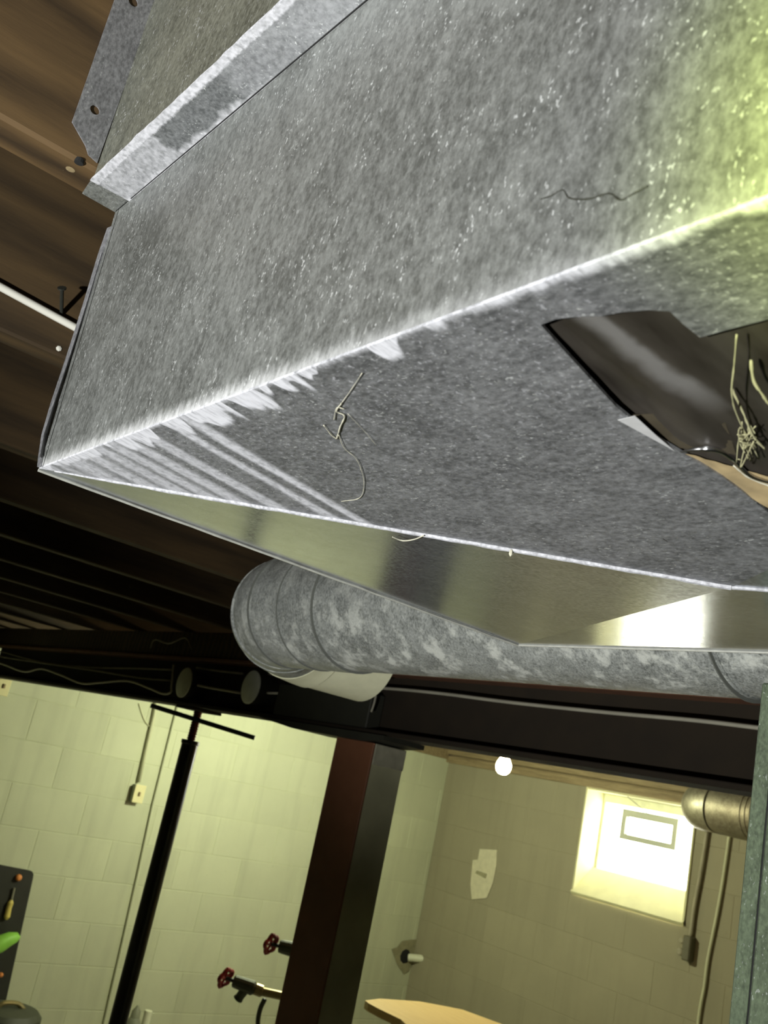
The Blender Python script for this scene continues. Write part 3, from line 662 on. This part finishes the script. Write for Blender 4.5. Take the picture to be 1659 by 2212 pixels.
# spackle patch, stain and stub
def flat(name, px, fn, th, ax, mat, lab, cat):
    pts = [fn(x, y) for x, y in px]
    return tag(mesh_obj(name, sheet(BM(), pts, th, ax), mat, None, False, sum(pts, Vector())/len(pts)), lab, cat)
flat('spackle_patch', [(1037, 1834), (1074, 1836), (1073, 1868), (1066, 1905), (1052, 1940), (1020, 1943), (1017, 1910), (1022, 1858), (1033, 1857)], lambda x, y: ony(x, y, YW-.003), .004, (0, -1, 0), M['spackle'], 'pale irregular spackle patch on the taupe wall', 'wall patch')
flat('spackle_crack', [(1030, 1880), (1052, 1888), (1049, 1898), (1027, 1886)], lambda x, y: ony(x, y, YW-.0075), .002, (0, -1, 0), M['stain'], 'dark crack across the spackle patch', 'wall crack')
flat('water_stain', [(868, 2033), (885, 2030), (902, 2029), (899, 2056), (890, 2078), (882, 2098), (872, 2104), (858, 2084), (850, 2062), (846, 2050), (858, 2046)], lambda x, y: onx(x, y, XL+.005), .002, (1, 0, 0), M['stain'], 'brown water stain below the broken wall spot', 'stain')
c = onx(876, 2066, XL+.01); st = thing('pipe_stub', 'white capped pipe stub poking out of a dark wall hole', 'pipe stub', c)
mesh_obj('wall_hole', lathe(BM(), c, (1, 0, 0), [(.05, -.004), (.045, .002), (.02, .003)], 9), M['gap'], st)
mesh_obj('stub', tube(BM(), [c+Vector((.0, .03, -.005)), c+Vector((.10, .11, .015))], .026, 12), M['whiteplastic'], st)
mesh_obj('stub_cap', tube(BM(), [c+Vector((.085, .10, .012)), c+Vector((.115, .125, .018)), c+Vector((.14, .15, .015))], [.028, .032, .020], 12), M['whiteplastic'], st)
# outlet boxes and conduit on the left wall
def outlet(px, lab, w_=.065, h_=.10):
    c = onx(*px, XL+.045); o = thing('outlet_box', lab, 'outlet', c)
    mesh_obj('box_body', box(BM(), c+Vector((-.0445, -w_/2, -h_/2)), c+Vector((0, w_/2, h_/2)), .004), plain('grey_box', (.30, .32, .24), .5), o)
    mesh_obj('cover_plate', box(BM(), c+Vector((0, -w_/2-.002, -h_/2-.002)), c+Vector((.005, w_/2+.002, h_/2+.002)), .002), M['cream'], o)
    mesh_obj('toggle', box(BM(), c+Vector((.004, -.006, -.012)), c+Vector((.014, .006, .012)), .002), M['sill'], o)
outlet((300, 1715), 'cream outlet box at the end of the wall conduit')
outlet((8, 1482), 'cream outlet box at the far left under the beam')
pts = [onx(x, y, XL+.018) for x, y in [(346, 1470), (333, 1545), (318, 1610), (300, 1690)]]
tag(mesh_obj('conduit', tube(BM(), pts, .010, 10), M['conduit'], None, True, pts[-1]), 'cream painted conduit rising from the outlet box', 'conduit')
pts = [onx(x, y, XL+.012) for x, y in [(385, 1520), (360, 1620), (330, 1740), (300, 1880), (262, 2050), (225, 2210), (205, 2300)]]
tag(mesh_obj('wall_cable', tube(BM(), pts, .0075, 8), M['blockL'], None, True, pts[-1]), 'paint-covered cable running down the wall behind the jack post', 'cable')
pts = [onx(x, y, XL+.006) for x, y in [(300, 1520), (312, 1555), (330, 1578)]]
tag(mesh_obj('cable', tube(BM(), spline(pts), .004, 6), M['conduit'], None, True, pts[-1]), 'thin cream cable joining the conduit near the beam', 'cable')
# valves behind the column
VD = 3.5
def valve(lab, wheel, body, end, spout, hose):
    W, B, E_ = dep(*wheel, VD), dep(*body, VD), dep(*end, VD); ax = (B-W).normalized()
    v = thing('valve', lab, 'valve', B)
    axw = (ax*.75+(-FW)*.55).normalized(); u, vv_ = frame_of(axw)
    bm = BM(); tube(bm, [W+(u*math.cos(a)+vv_*math.sin(a))*(.031+.004*math.cos(5*a)) for a in [i*2*math.pi/25 for i in range(26)]], .0075, 8)
    for k in range(5): a = k*2*math.pi/5; tube(bm, [W, W+(u*math.cos(a)+vv_*math.sin(a))*.033], .005, 6)
    mesh_obj('hand_wheel', bm, M['redwheel'], v)
    mesh_obj('stem', tube(BM(), [W-ax*.006, W+ax*.04], .007, 8), M['iron'], v)
    mesh_obj('valve_body', tube(BM(), [W+ax*.03, W+ax*.034, B+ax*-.012, B+ax*.02, B+ax*.03], [.014, .022, .024, .026, .019], 14), M['valve'], v)
    if spout: S = dep(*spout, VD); mesh_obj('spout', tube(BM(), [B, B.lerp(S, .8), S], [.018, .016, .019], 12), M['valve'], v)
    mesh_obj('coupling', tube(BM(), [B+ax*.025, B+ax*.03, B+ax*.055, B+ax*.06, E_], [.014, .021, .021, .015, .015], 12), M['brass'], v)
    if hose: tag(mesh_obj('hose', tube(BM(), spline([dep(*q, VD) for q in hose]), .009, 8), M['hose'], None, True, dep(*hose[0], VD)), 'dark thin hose hanging from the lower valve', 'hose')
valve('lower red-handled spigot valve left of the column', (487, 2112), (535, 2130), (640, 2158), (514, 2158), [(572, 2158), (562, 2180), (557, 2212), (562, 2260)])
valve('upper red-handled valve half hidden by the column', (585, 2039), (618, 2047), (650, 2056), None, None)
zt = dep(645, 2100, VD)
tag(mesh_obj('supply_pipe', tube(BM(), [(zt.x, zt.y, FLOOR), (zt.x, zt.y, JB)], .014, 12), M['brass'], None, True, (zt.x, zt.y, FLOOR)), 'vertical supply pipe hidden behind the column', 'pipe')
# plywood table
TZ = -.80
tp = [(789, 2161), (820, 2157), (906, 2163), (960, 2173), (1000, 2181), (1087, 2213), (1180, 2255), (1260, 2330), (1000, 2330), (866, 2202), (820, 2180), (796, 2167)]
tb = [onz(x, y, TZ) for x, y in tp]; cen = sum(tb, Vector())/len(tb)
tbl = thing('plywood_table', 'yellow plywood table top with rounded corner at the bottom', 'table', (cen.x, cen.y, FLOOR))
mesh_obj('table_top', sheet(BM(), tb, .028, (0, 0, -1)), M['ply'], tbl)
for k in (2, 6, 8, 10):
    q = cen.lerp(tb[k], .7); mesh_obj('leg', tube(BM(), [(q.x, q.y, FLOOR), (q.x, q.y, TZ-.027)], .02, 10), M['greyplastic'], tbl)
# tool board on the left wall
bdpx = [(-260, 1818), (60, 1879), (67, 1881), (70, 1887), (69, 1895), (9, 2166), (-330, 2110)]
tag(mesh_obj('tool_board', sheet(BM(), [onx(x, y, XL+.004) for x, y in bdpx], .02, (1, 0, 0)), M['board'], None, False, onx(-100, 2000, XL+.004)), 'black tool board hung on the block wall at far left', 'board')
XB = XL+.036
sd = thing('screwdriver', 'yellow-handled screwdriver hanging on the black board', 'screwdriver', onx(14, 1985, XB))
mesh_obj('handle', tube(BM(), [onx(13, 1986, XB), onx(15, 1980, XB), onx(19, 1962, XB), onx(23, 1950, XB), onx(25, 1944, XB)], [.008, .017, .015, .016, .008], 12), M['yellow'], sd)
mesh_obj('shaft', tube(BM(), [onx(25, 1945, XB), onx(31, 1918, XB)], .006, 8), M['shaft'], sd)
c = onx(39, 1895, XB-.012); tag(mesh_obj('hook_peg', lathe(BM(), c, (1, 0, 0), [(.017, 0), (.019, .012), (.014, .022), (.004, .025)], 9), M['orange'], None, True, c), 'small orange peg near the board corner', 'peg')
c = onx(1, 2105, XB-.012); tag(mesh_obj('hook_peg', lathe(BM(), c, (1, 0, 0), [(.012, 0), (.013, .012), (.009, .02), (.003, .022)], 9), M['orange'], None, True, c), 'small orange peg low on the board at the frame edge', 'peg')
gl = tube(BM(), [onx(-70, 2065, XB+.05), onx(-30, 2052, XB+.05), onx(0, 2039, XB+.05), onx(22, 2028, XB+.05), onx(36, 2025, XB+.05), onx(41, 2027, XB+.05)], [.035, .04, .045, .036, .026, .012], 14)
tag(mesh_obj('rubber_grip', gl, M['green'], None, True, onx(0, 2040, XB+.05)), 'lime green rubber grip sticking across the black board', 'tool')
# things standing on the floor at the bottom left
def onfloor(name, lab, cat, px, X, prof_r, mats):
    c = onx(*px, X); base = Vector((c.x, c.y, FLOOR)); h = c.z-FLOOR
    return thing(name, lab, cat, base), base, h
b, base, h = onfloor('bucket', 'black rounded bucket on the floor at the far left', 'bucket', (20, 2172), -5.1, 0, 0)
mesh_obj('bucket_body', lathe(BM(), base, (0, 0, 1), [(.13, 0), (.15, h*.55), (.168, h*.72), (.165, h*.82)], 28), M['black'], b, 'auto')
mesh_obj('lid', lathe(BM(), base, (0, 0, 1), [(.172, h*.81), (.172, h*.88), (.15, h*.95), (.08, h*.97)], 28), M['hose'], b, 'auto')
mesh_obj('lid_handle', tube(BM(), spline([base+Vector((0, -.06, h*.95)), base+Vector((0, -.03, h*1.03)), base+Vector((0, .04, h*1.03)), base+Vector((0, .08, h*.95))]), .012, 8), M['brass'], b)
b, base, h = onfloor('spray_bottle', 'grey bottle with pointed cap beside the jack post foot', 'bottle', (298, 2172), -5.25, 0, 0)
mesh_obj('bottle_body', lathe(BM(), base, (0, 0, 1), [(.045, 0), (.047, h*.55), (.04, h*.72), (.026, h*.80)], 20), M['greyplastic'], b, 'auto')
mesh_obj('nozzle', lathe(BM(), base, (0, 0, 1), [(.027, h*.79), (.025, h*.9), (.010, h*.97), (.006, h)], 16), M['greyplastic'], b, 'auto')
b, base, h = onfloor('bottle', 'white capped bottle right of the grey bottle', 'bottle', (321, 2183), -5.1, 0, 0)
mesh_obj('bottle_body', lathe(BM(), base, (0, 0, 1), [(.034, 0), (.036, h*.70), (.022, h*.78)], 20), M['whiteplastic'], b, 'auto')
mesh_obj('cap', lathe(BM(), base, (0, 0, 1), [(.021, h*.77), (.021, h), (.018, h*1.005)], 16), M['whiteplastic'], b, 'auto')

for o in list(scn.objects):
    if '_b' in o: del o['_b']
